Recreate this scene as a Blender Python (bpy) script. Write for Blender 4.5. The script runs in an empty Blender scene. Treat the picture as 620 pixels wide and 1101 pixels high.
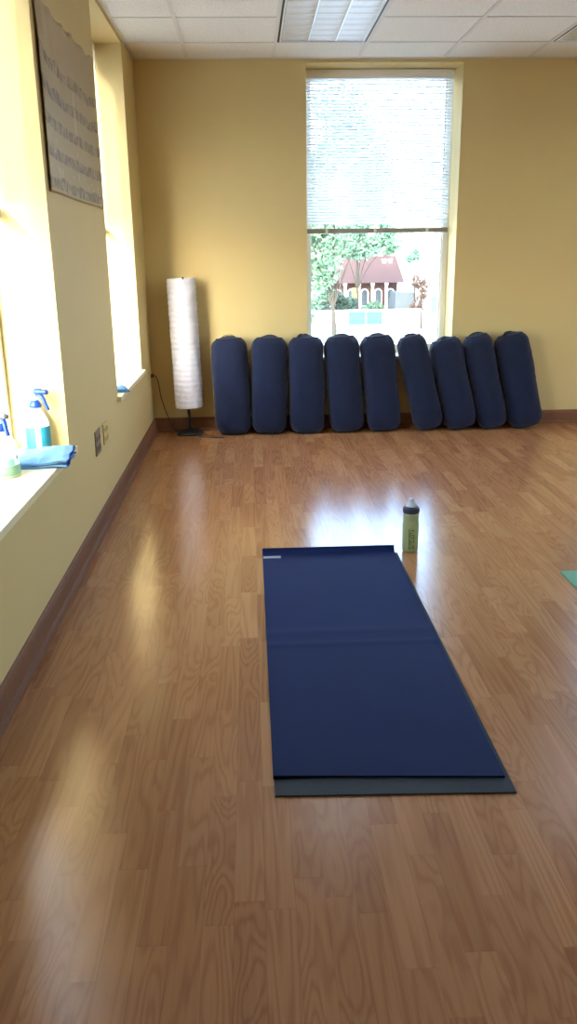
import bpy, bmesh, math, random
from mathutils import Vector, Matrix, noise

C = bpy.context.scene.collection
PI = math.pi
XL, D, H = -0.772, 6.552, 2.645          # left wall, back wall, ceiling
XR, YB = 5.2, -2.6                       # right wall, rear wall
SOF, SILL = 2.617, 0.555                 # top and bottom of the window openings
TH = 0.34                                # wall thickness
RL, RB = 0.23, 0.27                      # recess depth, left / back

# ------------------------------------------------------------------ materials
def new_mat(name):
    m = bpy.data.materials.new(name); m.use_nodes = True
    nt = m.node_tree
    return m, nt, nt.nodes['Principled BSDF']

def N(nt, typ, **kw):
    n = nt.nodes.new(typ)
    for k, v in kw.items():
        if hasattr(n, k): setattr(n, k, v)
        else: n.inputs[k].default_value = v
    return n

def math_n(nt, op, a, b=None):
    n = nt.nodes.new('ShaderNodeMath'); n.operation = op
    for i, v in enumerate((a, b)):
        if v is None: continue
        if isinstance(v, (int, float)): n.inputs[i].default_value = v
        else: nt.links.new(v, n.inputs[i])
    return n.outputs[0]

def rgb(r, g, b):
    f = lambda c: (c/255/12.92) if c/255 <= .04045 else ((c/255+.055)/1.055)**2.4
    return (f(r), f(g), f(b), 1)

def simple(name, col, rough=.5, metal=0, spec=.5, var=0, scale=20, bump=0, bscale=80, trans=0, alpha=1, sheen=0, stretch=None):
    m, nt, b = new_mat(name)
    b.inputs['Base Color'].default_value = col
    b.inputs['Roughness'].default_value = rough
    b.inputs['Metallic'].default_value = metal
    b.inputs['Specular IOR Level'].default_value = spec
    b.inputs['Transmission Weight'].default_value = trans
    b.inputs['Alpha'].default_value = alpha
    if sheen: b.inputs['Sheen Weight'].default_value = sheen
    if var or bump:
        tc = nt.nodes.new('ShaderNodeTexCoord')
        vec = tc.outputs['Object']
        if stretch:
            mp = nt.nodes.new('ShaderNodeMapping'); mp.inputs['Scale'].default_value = stretch
            nt.links.new(vec, mp.inputs[0]); vec = mp.outputs[0]
    if var:
        t = N(nt, 'ShaderNodeTexNoise', Scale=scale, Detail=4.0)
        nt.links.new(vec, t.inputs['Vector'])
        mx = N(nt, 'ShaderNodeMix', data_type='RGBA')
        mx.inputs[6].default_value = tuple(c*(1-var) for c in col[:3])+(1,)
        mx.inputs[7].default_value = tuple(min(1, c*(1+var)) for c in col[:3])+(1,)
        nt.links.new(t.outputs['Fac'], mx.inputs[0]); nt.links.new(mx.outputs[2], b.inputs['Base Color'])
    if bump:
        t = N(nt, 'ShaderNodeTexNoise', Scale=bscale, Detail=3.0)
        nt.links.new(vec, t.inputs['Vector'])
        bp = N(nt, 'ShaderNodeBump', Strength=bump, Distance=.002)
        nt.links.new(t.outputs['Fac'], bp.inputs['Height']); nt.links.new(bp.outputs[0], b.inputs['Normal'])
    return m

M = {}
M['wall'] = simple('yellow_wall_paint', (.62, .485, .225, 1), .6, spec=.2, var=.03, scale=3, bump=.12, bscale=160)
M['sill'] = simple('cream_sill_paint', (.76, .67, .42, 1), .4, var=.02)
M['white_paint'] = simple('white_paint', (.8, .8, .76, 1), .4)
M['frame'] = simple('white_window_frame', (.78, .78, .74, 1), .35)
M['base'] = simple('brown_baseboard', rgb(124, 84, 60), .6, spec=.15, var=.18, scale=6, stretch=(12, 12, 1.2))
M['tbar'] = simple('white_ceiling_bar', (.66, .64, .6, 1), .45)
M['blind'] = simple('white_blind_slat', (.82, .83, .84, 1), .35)
M['rail'] = simple('blind_rail_grey', (.30, .29, .26, 1), .4)
M['railclip'] = simple('blind_rail_clip', (.75, .75, .7, 1), .4)
M['cord'] = simple('white_cord', (.8, .8, .8, 1), .6)
M['navy'] = simple('navy_cotton', (.0095, .0145, .040, 1), .9, spec=.2, var=.22, scale=9, bump=.5, bscale=700, sheen=.12)
M['navy_seam'] = simple('dark_navy_piping', (.010, .014, .034, 1), .9, spec=.2)
M['mat_blue'] = simple('blue_mat_rubber', (.0075, .0175, .078, 1), .8, spec=.2, var=.12, scale=5, bump=.35, bscale=900)
M['mat_grey'] = simple('charcoal_mat_rubber', (.046, .055, .066, 1), .8, spec=.3, var=.3, scale=160, bump=.5, bscale=700)
M['mat_green'] = simple('green_mat_rubber', rgb(98, 158, 122), .7, var=.08, scale=60, bump=.4, bscale=600)
M['tag'] = simple('grey_woven_tag', (.36, .38, .42, 1), .7)
M['black'] = simple('black_metal', (.012, .012, .012, 1), .45)
M['cable'] = simple('dark_brown_cable', (.030, .016, .008, 1), .5)
M['plate_brown'] = simple('mauve_brown_plate', rgb(134, 110, 84), .5)
M['plate_dark'] = simple('outlet_insert', rgb(118, 97, 76), .5)
M['plate_cream'] = simple('cream_plate', rgb(204, 176, 110), .5)
M['slot'] = simple('outlet_slot', (.02, .015, .01, 1), .6)
M['cloth'] = simple('blue_microfibre', rgb(112, 154, 188), .95, spec=.15, var=.1, scale=30, bump=.8, bscale=500, sheen=.1)
M['cloth_edge'] = simple('dark_blue_cloth_edge', rgb(30, 62, 120), .95, spec=.1)
M['cap_blue'] = simple('blue_plastic_cap', rgb(22, 66, 150), .4)
M['spray_white'] = simple('white_sprayer_plastic', (.82, .84, .86, 1), .4)
M['spray_grey'] = simple('grey_sprayer_plastic', rgb(108, 108, 112), .4)
M['label_teal'] = simple('teal_bottle_label', rgb(44, 150, 172), .45)
M['label_pale'] = simple('pale_green_label', rgb(150, 220, 190), .45)
M['label_mark'] = simple('dark_label_mark', rgb(48, 74, 84), .5)
M['bot_lid'] = simple('charcoal_bottle_lid', rgb(56, 56, 74), .45)
M['bot_mark'] = simple('dark_green_print', rgb(62, 98, 30), .5)
M['nozzle'] = simple('clear_spout_plastic', rgb(190, 190, 196), .25, spec=.6)
M['tube'] = simple('fluorescent_tube_glass', (.9, .9, .9, 1), .3)
tb_ = M['tube'].node_tree.nodes['Principled BSDF']; tb_.inputs['Emission Color'].default_value = (1, .97, .90, 1); tb_.inputs['Emission Strength'].default_value = 4.0  # glow added to whiten the louver bays
M['louver'] = simple('louver_aluminium', (.86, .87, .88, 1), .22, metal=1)
M['troffer'] = simple('troffer_white_metal', (.8, .8, .8, 1), .4)
M['gap_shade'] = simple('troffer_gap_shade', (.015, .015, .015, 1), .6)  # black colour stands in for shade in the gap round the frame
M['bark'] = simple('tree_bark', rgb(40, 38, 34), .9, var=.3, scale=3)
M['concrete'] = simple('pale_concrete', (.62, .61, .58, 1), .8, var=.06, scale=.6)
M['teal_panel'] = simple('teal_grey_panel', rgb(50, 74, 78), .6, spec=.1, var=.2, scale=.8)
M['blue_panel'] = simple('pale_blue_panel', rgb(84, 98, 112), .6, spec=.1, var=.1, scale=.8)
M['house_white'] = simple('white_stucco', (.78, .77, .74, 1), .8)
M['house_trim'] = simple('white_house_trim', (.85, .85, .84, 1), .6)
M['house_glass'] = simple('dark_house_window', rgb(58, 68, 78), .5, spec=.15)
M['roof'] = simple('brown_shingle_roof', rgb(66, 48, 46), .9, var=.12, scale=1.5)
M['yellow'] = simple('yellow_sign_paint', rgb(214, 214, 60), .6)
M['tin'] = simple('grey_vehicle_paint', rgb(62, 70, 76), .5, spec=.15)
M['tyre'] = simple('black_tyre', (.02, .02, .02, 1), .8)

def pane_mat():
    m, nt, b = new_mat('window_glass'); nt.nodes.remove(b)
    out = nt.nodes['Material Output']
    tr = N(nt, 'ShaderNodeBsdfTransparent'); tr.inputs[0].default_value = (.93, .96, .96, 1)
    gl = N(nt, 'ShaderNodeBsdfGlossy'); gl.inputs['Roughness'].default_value = .0
    fr = N(nt, 'ShaderNodeFresnel', IOR=1.45)
    ge = nt.nodes.new('ShaderNodeNewGeometry')            # thin pane: same reflectance from either face
    nt.links.new(math_n(nt, 'SUBTRACT', 1.45, math_n(nt, 'MULTIPLY', ge.outputs['Backfacing'], 1.45-1/1.45)), fr.inputs['IOR'])
    mx = N(nt, 'ShaderNodeMixShader')
    nt.links.new(fr.outputs[0], mx.inputs[0]); nt.links.new(tr.outputs[0], mx.inputs[1]); nt.links.new(gl.outputs[0], mx.inputs[2])
    nt.links.new(mx.outputs[0], out.inputs['Surface'])
    return m
M['pane'] = pane_mat()

def translucent_mat(name, col, tcol, fac, rough=.6, bump=0, bscale=60):
    m, nt, b = new_mat(name)
    out = nt.nodes['Material Output']
    b.inputs['Base Color'].default_value = col; b.inputs['Roughness'].default_value = rough
    t = N(nt, 'ShaderNodeBsdfTranslucent'); t.inputs[0].default_value = tcol
    mx = N(nt, 'ShaderNodeMixShader'); mx.inputs[0].default_value = fac
    nt.links.new(b.outputs[0], mx.inputs[1]); nt.links.new(t.outputs[0], mx.inputs[2]); nt.links.new(mx.outputs[0], out.inputs['Surface'])
    if bump:
        tc = nt.nodes.new('ShaderNodeTexCoord')
        tn = N(nt, 'ShaderNodeTexNoise', Scale=bscale, Detail=5.0); nt.links.new(tc.outputs['Object'], tn.inputs['Vector'])
        bp = N(nt, 'ShaderNodeBump', Strength=bump, Distance=.004)
        nt.links.new(tn.outputs['Fac'], bp.inputs['Height']); nt.links.new(bp.outputs[0], b.inputs['Normal'])
    return m
M['slat'] = translucent_mat('blind_slat_vinyl', (.84, .85, .86, 1), (.86, .9, .95, 1), .35, .4)
M['paper'] = translucent_mat('white_rice_paper', (.76, .76, .83, 1), (.80, .80, .86, 1), .35, .8, .6, 45)
M['poly'] = translucent_mat('translucent_white_poly', (.86, .9, .92, 1), (.86, .93, .93, 1), .5, .35)
M['poly_green'] = translucent_mat('green_bottle_plastic', rgb(188, 194, 146), rgb(194, 200, 146), .45, .35)
M['liquid'] = translucent_mat('pale_green_liquid', rgb(176, 208, 178), rgb(176, 214, 182), .5, .3)

def leaf_mat(name, c1, c2):
    m, nt, b = new_mat(name)
    out = nt.nodes['Material Output']
    tc = nt.nodes.new('ShaderNodeTexCoord')
    t = N(nt, 'ShaderNodeTexNoise', Scale=.9, Detail=3.0); nt.links.new(tc.outputs['Object'], t.inputs['Vector'])
    mx = N(nt, 'ShaderNodeMix', data_type='RGBA'); mx.inputs[6].default_value = c1; mx.inputs[7].default_value = c2
    nt.links.new(t.outputs['Fac'], mx.inputs[0]); nt.links.new(mx.outputs[2], b.inputs['Base Color'])
    b.inputs['Roughness'].default_value = .6
    tr = N(nt, 'ShaderNodeBsdfTranslucent'); nt.links.new(mx.outputs[2], tr.inputs[0])
    ms = N(nt, 'ShaderNodeMixShader'); ms.inputs[0].default_value = .4
    nt.links.new(b.outputs[0], ms.inputs[1]); nt.links.new(tr.outputs[0], ms.inputs[2]); nt.links.new(ms.outputs[0], out.inputs['Surface'])
    return m
M['leaf'] = leaf_mat('green_leaves', rgb(72, 104, 84), rgb(98, 130, 104))
M['leaf2'] = leaf_mat('dark_green_leaves', rgb(78, 114, 98), rgb(104, 140, 118))
M['leaf_shade'] = leaf_mat('shaded_green_leaves', rgb(40, 62, 58), rgb(58, 84, 72))  # leaf green darkened to stand in for shade under the trees
M['leaf_red'] = leaf_mat('reddish_leaves', rgb(66, 52, 45), rgb(88, 72, 60))

def floor_mat():
    m, nt, b = new_mat('oak_strip_laminate'); L = nt.links
    tc = nt.nodes.new('ShaderNodeTexCoord')
    sx = nt.nodes.new('ShaderNodeSeparateXYZ'); L.new(tc.outputs['Object'], sx.inputs[0])
    X, Y = sx.outputs['X'], sx.outputs['Y']
    u = math_n(nt, 'DIVIDE', X, .0655)
    i = math_n(nt, 'FLOOR', u)
    w1 = N(nt, 'ShaderNodeTexWhiteNoise', noise_dimensions='1D'); L.new(i, w1.inputs['W'])
    v = math_n(nt, 'ADD', math_n(nt, 'DIVIDE', Y, .43), math_n(nt, 'MULTIPLY', w1.outputs['Value'], 9.7))
    j = math_n(nt, 'FLOOR', v)
    cb = nt.nodes.new('ShaderNodeCombineXYZ'); L.new(i, cb.inputs[0]); L.new(j, cb.inputs[1])
    w2 = N(nt, 'ShaderNodeTexWhiteNoise', noise_dimensions='2D'); L.new(cb.outputs[0], w2.inputs['Vector'])
    cell = w2.outputs['Value']
    off = math_n(nt, 'MULTIPLY', cell, 37.0)
    # fine grain
    g = nt.nodes.new('ShaderNodeCombineXYZ')
    L.new(math_n(nt, 'MULTIPLY', X, 150.0), g.inputs[0]); L.new(math_n(nt, 'MULTIPLY', Y, 5.0), g.inputs[1]); L.new(off, g.inputs[2])
    gn = N(nt, 'ShaderNodeTexNoise', Scale=1.0, Detail=4.0, Roughness=.6); L.new(g.outputs[0], gn.inputs['Vector'])
    # cathedral rings: contour lines of a stretched noise
    r = nt.nodes.new('ShaderNodeCombineXYZ')
    L.new(math_n(nt, 'MULTIPLY', X, 13.0), r.inputs[0]); sc = nt.nodes.new('ShaderNodeSeparateColor'); L.new(w2.outputs['Color'], sc.inputs[0])
    ys = math_n(nt, 'ADD', math_n(nt, 'MULTIPLY', math_n(nt, 'POWER', sc.outputs[1], 2.0), 3.2), .5)
    L.new(math_n(nt, 'MULTIPLY', Y, ys), r.inputs[1]); L.new(off, r.inputs[2])
    rn = N(nt, 'ShaderNodeTexNoise', Scale=1.0, Detail=1.5, Roughness=.4); L.new(r.outputs[0], rn.inputs['Vector'])
    ring = math_n(nt, 'SINE', math_n(nt, 'ADD', math_n(nt, 'MULTIPLY', rn.outputs['Fac'], 75.0), math_n(nt, 'MULTIPLY', gn.outputs['Fac'], 3.0)))
    ring = math_n(nt, 'MULTIPLY', math_n(nt, 'ADD', ring, 1.0), .5)
    ring = math_n(nt, 'SUBTRACT', 1.0, math_n(nt, 'POWER', ring, 2.2))
    tone = math_n(nt, 'ADD', math_n(nt, 'MULTIPLY', cell, .34), math_n(nt, 'MULTIPLY', gn.outputs['Fac'], .36))
    tone = math_n(nt, 'ADD', tone, math_n(nt, 'MULTIPLY', ring, .22))
    cr = nt.nodes.new('ShaderNodeValToRGB'); L.new(tone, cr.inputs[0])
    e = cr.color_ramp.elements
    e[0].position = .15; e[0].color = (.30, .122, .046, 1)
    e[1].position = .92; e[1].color = (.56, .29, .132, 1)
    x = e.new(.5); x.color = (.42, .192, .079, 1)
    # joints
    fu = math_n(nt, 'FRACT', u); fv = math_n(nt, 'FRACT', v)
    ju = math_n(nt, 'LESS_THAN', fu, .022); jv = math_n(nt, 'LESS_THAN', fv, .0045)
    jj = math_n(nt, 'MAXIMUM', ju, jv)
    mx = N(nt, 'ShaderNodeMix', data_type='RGBA'); L.new(math_n(nt, 'MULTIPLY', jj, .22), mx.inputs[0])
    L.new(cr.outputs[0], mx.inputs[6]); mx.inputs[7].default_value = (.07, .03, .012, 1)
    L.new(mx.outputs[2], b.inputs['Base Color'])
    b.inputs['Roughness'].default_value = .2
    b.inputs['Specular IOR Level'].default_value = .65
    return m
M['floor'] = floor_mat()

def ceiling_mat():
    m, nt, b = new_mat('mineral_fibre_tile'); L = nt.links
    tc = nt.nodes.new('ShaderNodeTexCoord')
    t = N(nt, 'ShaderNodeTexNoise', Scale=130.0, Detail=4.0, Roughness=.7); L.new(tc.outputs['Object'], t.inputs['Vector'])
    cr = nt.nodes.new('ShaderNodeValToRGB'); L.new(t.outputs['Fac'], cr.inputs[0])
    e = cr.color_ramp.elements
    e[0].position = .34; e[0].color = (.52, .50, .46, 1); e[1].position = .48; e[1].color = (.80, .785, .745, 1)
    L.new(cr.outputs[0], b.inputs['Base Color']); b.inputs['Roughness'].default_value = .9
    bp = N(nt, 'ShaderNodeBump', Strength=.3, Distance=.002); L.new(t.outputs['Fac'], bp.inputs['Height']); L.new(bp.outputs[0], b.inputs['Normal'])
    return m
M['ceil'] = ceiling_mat()

def chart_mat():
    # taupe printed chart: rows of small dark figures printed in bands (uv: u along, v up)
    m, nt, b = new_mat('printed_chart'); L = nt.links
    uv = nt.nodes.new('ShaderNodeUVMap'); s = nt.nodes.new('ShaderNodeSeparateXYZ'); L.new(uv.outputs[0], s.inputs[0])
    U, V = s.outputs[0], s.outputs[1]
    k = math_n(nt, 'MULTIPLY', V, 6.2)
    row = math_n(nt, 'FLOOR', k); fr = math_n(nt, 'FRACT', k)
    c = nt.nodes.new('ShaderNodeCombineXYZ'); L.new(math_n(nt, 'MULTIPLY', U, 46.0), c.inputs[0]); L.new(math_n(nt, 'MULTIPLY', V, 14.0), c.inputs[1]); L.new(math_n(nt, 'MULTIPLY', row, 3.1), c.inputs[2])
    n1 = N(nt, 'ShaderNodeTexNoise', Scale=1.0, Detail=2.0); L.new(c.outputs[0], n1.inputs['Vector'])
    c2 = nt.nodes.new('ShaderNodeCombineXYZ'); L.new(math_n(nt, 'MULTIPLY', U, 7.0), c2.inputs[0]); L.new(row, c2.inputs[1])
    n2 = N(nt, 'ShaderNodeTexNoise', Scale=1.0, Detail=1.0); L.new(c2.outputs[0], n2.inputs['Vector'])
    hgt = math_n(nt, 'ADD', math_n(nt, 'MULTIPLY', n2.outputs['Fac'], .5), .28)
    inb = math_n(nt, 'MULTIPLY', math_n(nt, 'GREATER_THAN', fr, .14), math_n(nt, 'LESS_THAN', fr, hgt))
    fig = math_n(nt, 'MULTIPLY', inb, math_n(nt, 'ADD', .35, math_n(nt, 'GREATER_THAN', n1.outputs['Fac'], .5)))
    fig = math_n(nt, 'MULTIPLY', fig, math_n(nt, 'LESS_THAN', V, .80))
    mx = N(nt, 'ShaderNodeMix', data_type='RGBA'); L.new(math_n(nt, 'MULTIPLY', fig, .68), mx.inputs[0])
    mx.inputs[6].default_value = rgb(164, 141, 98); mx.inputs[7].default_value = rgb(84, 66, 42)
    # pale figure printed in the middle and a few pale flecks near the lower edge
    du = math_n(nt, 'ABSOLUTE', math_n(nt, 'SUBTRACT', U, .52)); 
    ce = math_n(nt, 'MULTIPLY', math_n(nt, 'LESS_THAN', du, .022), math_n(nt, 'MULTIPLY', math_n(nt, 'GREATER_THAN', V, .40), math_n(nt, 'LESS_THAN', V, .66)))
    c3 = nt.nodes.new('ShaderNodeCombineXYZ'); L.new(math_n(nt, 'MULTIPLY', U, 60.0), c3.inputs[0]); L.new(math_n(nt, 'MULTIPLY', V, 11.0), c3.inputs[1])
    n3 = N(nt, 'ShaderNodeTexNoise', Scale=1.0, Detail=0.0); L.new(c3.outputs[0], n3.inputs['Vector'])
    fl = math_n(nt, 'MULTIPLY', math_n(nt, 'GREATER_THAN', n3.outputs['Fac'], .74), math_n(nt, 'LESS_THAN', V, .3))
    mx2 = N(nt, 'ShaderNodeMix', data_type='RGBA'); L.new(math_n(nt, 'MULTIPLY', math_n(nt, 'MAXIMUM', math_n(nt, 'MULTIPLY', ce, .35), math_n(nt, 'MULTIPLY', fl, .7)), 1.0), mx2.inputs[0])
    L.new(mx.outputs[2], mx2.inputs[6]); mx2.inputs[7].default_value = rgb(206, 194, 170)
    L.new(mx2.outputs[2], b.inputs['Base Color']); b.inputs['Roughness'].default_value = .42; b.inputs['Specular IOR Level'].default_value = .35
    return m
M['chart'] = chart_mat()

def brick_mat():
    m, nt, b = new_mat('red_brown_brick'); L = nt.links
    tc = nt.nodes.new('ShaderNodeTexCoord'); mp = nt.nodes.new('ShaderNodeMapping'); mp.inputs['Rotation'].default_value = (PI/2, 0, 0)
    L.new(tc.outputs['Object'], mp.inputs[0])
    t = N(nt, 'ShaderNodeTexBrick', Scale=3.0); L.new(mp.outputs[0], t.inputs['Vector'])
    t.inputs['Color1'].default_value = rgb(70, 46, 44); t.inputs['Color2'].default_value = rgb(60, 40, 38); t.inputs['Mortar'].default_value = rgb(84, 68, 62)
    L.new(t.outputs['Color'], b.inputs['Base Color']); b.inputs['Roughness'].default_value = .9
    return m
M['brick'] = brick_mat()

# ------------------------------------------------------------------ mesh builder
class MB:
    def __init__(s): s.v = []; s.f = []; s.uv = None
    def quad(s, a, b, c, d):
        n = len(s.v); s.v += [tuple(a), tuple(b), tuple(c), tuple(d)]; s.f.append((n, n+1, n+2, n+3))
    def box(s, x0, y0, z0, x1, y1, z1):
        n = len(s.v)
        s.v += [(x0,y0,z0),(x1,y0,z0),(x1,y1,z0),(x0,y1,z0),(x0,y0,z1),(x1,y0,z1),(x1,y1,z1),(x0,y1,z1)]
        s.f += [tuple(n+i for i in q) for q in ((0,3,2,1),(4,5,6,7),(0,1,5,4),(1,2,6,5),(2,3,7,6),(3,0,4,7))]
    def rings(s, rs, cap0=True, cap1=True, closed=True):
        n = len(s.v); k = len(rs[0])
        for r in rs: s.v += [tuple(p) for p in r]
        for i in range(len(rs)-1):
            for j in range(k if closed else k-1):
                a = n+i*k+j; b = n+i*k+(j+1) % k
                s.f.append((a, b, b+k, a+k))
        if cap0: s.f.append(tuple(n+j for j in reversed(range(k))))
        if cap1: s.f.append(tuple(n+(len(rs)-1)*k+j for j in range(k)))
    def lathe(s, prof, seg=32, c=(0,0,0), cap0=True, cap1=True, sy=1.0):
        s.rings([[(c[0]+r*math.cos(2*PI*j/seg), c[1]+sy*r*math.sin(2*PI*j/seg), c[2]+z) for j in range(seg)] for r, z in prof], cap0, cap1)
    def tube(s, pts, r, seg=10, caps=True):
        pts = [Vector(p) for p in pts]; rs = []
        up = None
        for i, p in enumerate(pts):
            t = (pts[min(i+1, len(pts)-1)]-pts[max(i-1, 0)]).normalized()
            if up is None: up = t.orthogonal().normalized()
            up = (up-t*up.dot(t)).normalized(); sd = t.cross(up)
            rr = r[i] if isinstance(r, (list, tuple)) else r
            rs.append([p+rr*(math.cos(2*PI*j/seg)*up+math.sin(2*PI*j/seg)*sd) for j in range(seg)])
        s.rings(rs, caps, caps)
    def extrude(s, poly, axis_pts):
        # poly: list of 2D points (a,b); axis_pts: function(t, a, b) -> 3D for t in (0,1)
        s.rings([[axis_pts(t, a, b) for a, b in poly] for t in (0, 1)])
    def build(s, name, mat, parent=None, smooth=False, bevel=0, bseg=2, fix=True):
        me = bpy.data.meshes.new(name); me.from_pydata(s.v, [], s.f)
        bm = bmesh.new(); bm.from_mesh(me)
        if fix: bmesh.ops.recalc_face_normals(bm, faces=bm.faces)
        bm.to_mesh(me); bm.free()
        for p in me.polygons: p.use_smooth = smooth
        if isinstance(mat, (list, tuple)):
            for m in mat: me.materials.append(M[m])
        else: me.materials.append(M[mat])
        o = bpy.data.objects.new(name, me); C.objects.link(o)
        if parent is not None: o.parent = parent
        if bevel:
            b = o.modifiers.new('bevel', 'BEVEL'); b.width = bevel; b.segments = bseg; b.limit_method = 'ANGLE'; b.angle_limit = math.radians(40)
            for p in me.polygons: p.use_smooth = False
        return o

def smooth_pts(pts, n=8):
    P = [Vector(p) for p in pts]; P = [2*P[0]-P[1]]+P+[2*P[-1]-P[-2]]; out = []
    for i in range(1, len(P)-2):
        for k in range(n):
            t = k/n; a, b, c, d = P[i-1:i+3]
            out.append(.5*((2*b)+(c-a)*t+(2*a-5*b+4*c-d)*t*t+(3*b-a-3*c+d)*t**3))
    out.append(P[-2]); return out

def thing(name, label, cat, loc=(0,0,0), rot=(0,0,0), group=None):
    o = bpy.data.objects.new(name, None); C.objects.link(o)
    o.location = loc; o.rotation_euler = rot; o.empty_display_size = .05
    return tag(o, label, cat, group)
def tag(o, label, cat, group=None):
    o['label'] = label; o['category'] = cat
    if group: o['group'] = group
    return o
def struct(o): o['kind'] = 'structure'; return o

# ------------------------------------------------------------------ room shell
def wall_cells(name, a0, a1, z0, z1, holes, th0, th1, axis):
    """wall between planes th0..th1, running a0..a1, with rectangular holes (a,b,za,zb)"""
    As = sorted({a0, a1, *[h[0] for h in holes], *[h[1] for h in holes]})
    Zs = sorted({z0, z1, *[h[2] for h in holes], *[h[3] for h in holes]})
    full = lambda i, k: 0 <= i < len(As)-1 and 0 <= k < len(Zs)-1 and not any(h[0]-1e-6 <= As[i] and As[i+1] <= h[1]+1e-6 and h[2]-1e-6 <= Zs[k] and Zs[k+1] <= h[3]+1e-6 for h in holes)
    P = (lambda t, a, z: (t, a, z)) if axis == 'x' else (lambda t, a, z: (a, t, z))
    mb = MB()
    for i in range(len(As)-1):
        for k in range(len(Zs)-1):
            if not full(i, k): continue
            a, b, c, d = As[i], As[i+1], Zs[k], Zs[k+1]
            for t in (th0, th1): mb.quad(P(t,a,c), P(t,b,c), P(t,b,d), P(t,a,d))
            if not full(i-1, k): mb.quad(P(th0,a,c), P(th1,a,c), P(th1,a,d), P(th0,a,d))
            if not full(i+1, k): mb.quad(P(th0,b,c), P(th1,b,c), P(th1,b,d), P(th0,b,d))
            if not full(i, k-1): mb.quad(P(th0,a,c), P(th1,a,c), P(th1,b,c), P(th0,b,c))
            if not full(i, k+1): mb.quad(P(th0,a,d), P(th1,a,d), P(th1,b,d), P(th0,b,d))
    me_o = mb.build(name, 'wall', fix=False)
    bm = bmesh.new(); bm.from_mesh(me_o.data); bmesh.ops.remove_doubles(bm, verts=bm.verts, dist=1e-5)
    bmesh.ops.recalc_face_normals(bm, faces=bm.faces); bm.to_mesh(me_o.data); bm.free()
    return struct(me_o)

WL = [(2.342, 3.474), (4.836, 5.969)]       # left wall windows (y ranges)
WB = [(.440, 1.566), (2.95, 4.076)]                         # back wall windows (x ranges); the second is unseen, added for its light
wall_cells('wall_left', YB-.2, D+TH, -.12, H+.3, [(a, b, SILL, SOF) for a, b in WL], XL, XL-TH, 'x')
wall_cells('wall_back', XL, XR, -.12, H+.3, [(a, b, SILL, SOF) for a, b in WB], D, D+TH, 'y')
WR_FILL = [(.9, 2.03), (3.4, 4.53)]  # unseen right wall windows (y ranges), added as fill light for the left wall
wall_cells('wall_right', YB-.2, D+TH, -.12, H+.3, [(a, b, SILL, SOF) for a, b in WR_FILL], XR, XR+.2, 'x')
wall_cells('wall_rear', XL, XR, -.12, H+.3, [], YB, YB-.2, 'y')
fl = MB(); fl.box(XL, YB, -.12, XR, D, 0); struct(fl.build('floor', 'floor'))

# ceiling: lay-in tiles with two openings for the recessed lights, T-bars as trim
GX, GY, P = -.395, 6.09, .605
xs = [XL]+[GX+P*i for i in range(0, 10) if XL < GX+P*i < XR]+[XR]
ys = [YB]+[GY-P*i for i in range(20, -1, -1) if GY-P*i > YB]+[D]
troffers = [(GX+P, GY-2*P), (GX+4*P, GY-2*P)]
def in_troffer(x, y): return any(tx < x < tx+P and ty < y < ty+2*P for tx, ty in troffers)
cm = MB()
for i in range(len(xs)-1):
    for j in range(len(ys)-1):
        if in_troffer((xs[i]+xs[i+1])/2, (ys[j]+ys[j+1])/2): continue
        cm.box(xs[i]+.004, ys[j]+.004, H, xs[i+1]-.004, ys[j+1]-.004, H+.02)
struct(cm.build('ceiling', 'ceil'))
tb = MB()
for x in xs[1:-1]: tb.box(x-.012, YB, H-.004, x+.012, D, H+.001)
for j, y in enumerate(ys[1:-1]):
    segs = [(XL, XR)]
    for tx, ty in troffers:
        if abs(y-(ty+P)) < .01:
            segs = [q for a, b in segs for q in (((a, tx-.012), (tx+P+.012, b)) if a < tx < b else ((a, b),))]
    for a, b in segs: tb.box(a, y-.012, H-.0035, b, y+.012, H+.001)
tb.box(XL, YB, H-.004, XL+.022, D, H+.001); tb.box(XL, D-.022, H-.0042, XR, D, H+.001)
struct(tb.build('trim_1', 'tbar'))
rf = MB(); rf.box(XL-TH, YB-.2, H+.3, XR+.2, D+TH, H+.45); o = struct(rf.build('roof', 'concrete'))

# baseboards (moulded profile with a quarter-round shoe)
prof = [(0,0),(.026,0),(.026,.010),(.0225,.020),(.015,.0245),(.013,.026),(.013,.082),(.0105,.090),(.0105,.094),(.007,.101),(.003,.1056),(0,.1056)]
mb = MB(); mb.extrude(prof, lambda t, a, b: (XL+a, YB+(D-YB)*t, b)); struct(mb.build('baseboard_left', 'base'))
mb = MB(); mb.extrude(prof, lambda t, a, b: (XL+(XR-XL)*t, D-a, b)); o = struct(mb.build('baseboard_back', 'base'))
mb = MB(); mb.extrude(prof, lambda t, a, b: (XR-a, YB+(D-YB)*t, b)); struct(mb.build('baseboard_right', 'base'))
mb = MB(); mb.extrude(prof, lambda t, a, b: (XL+(XR-XL)*t, YB+a, b)); struct(mb.build('baseboard_rear', 'base'))

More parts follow.
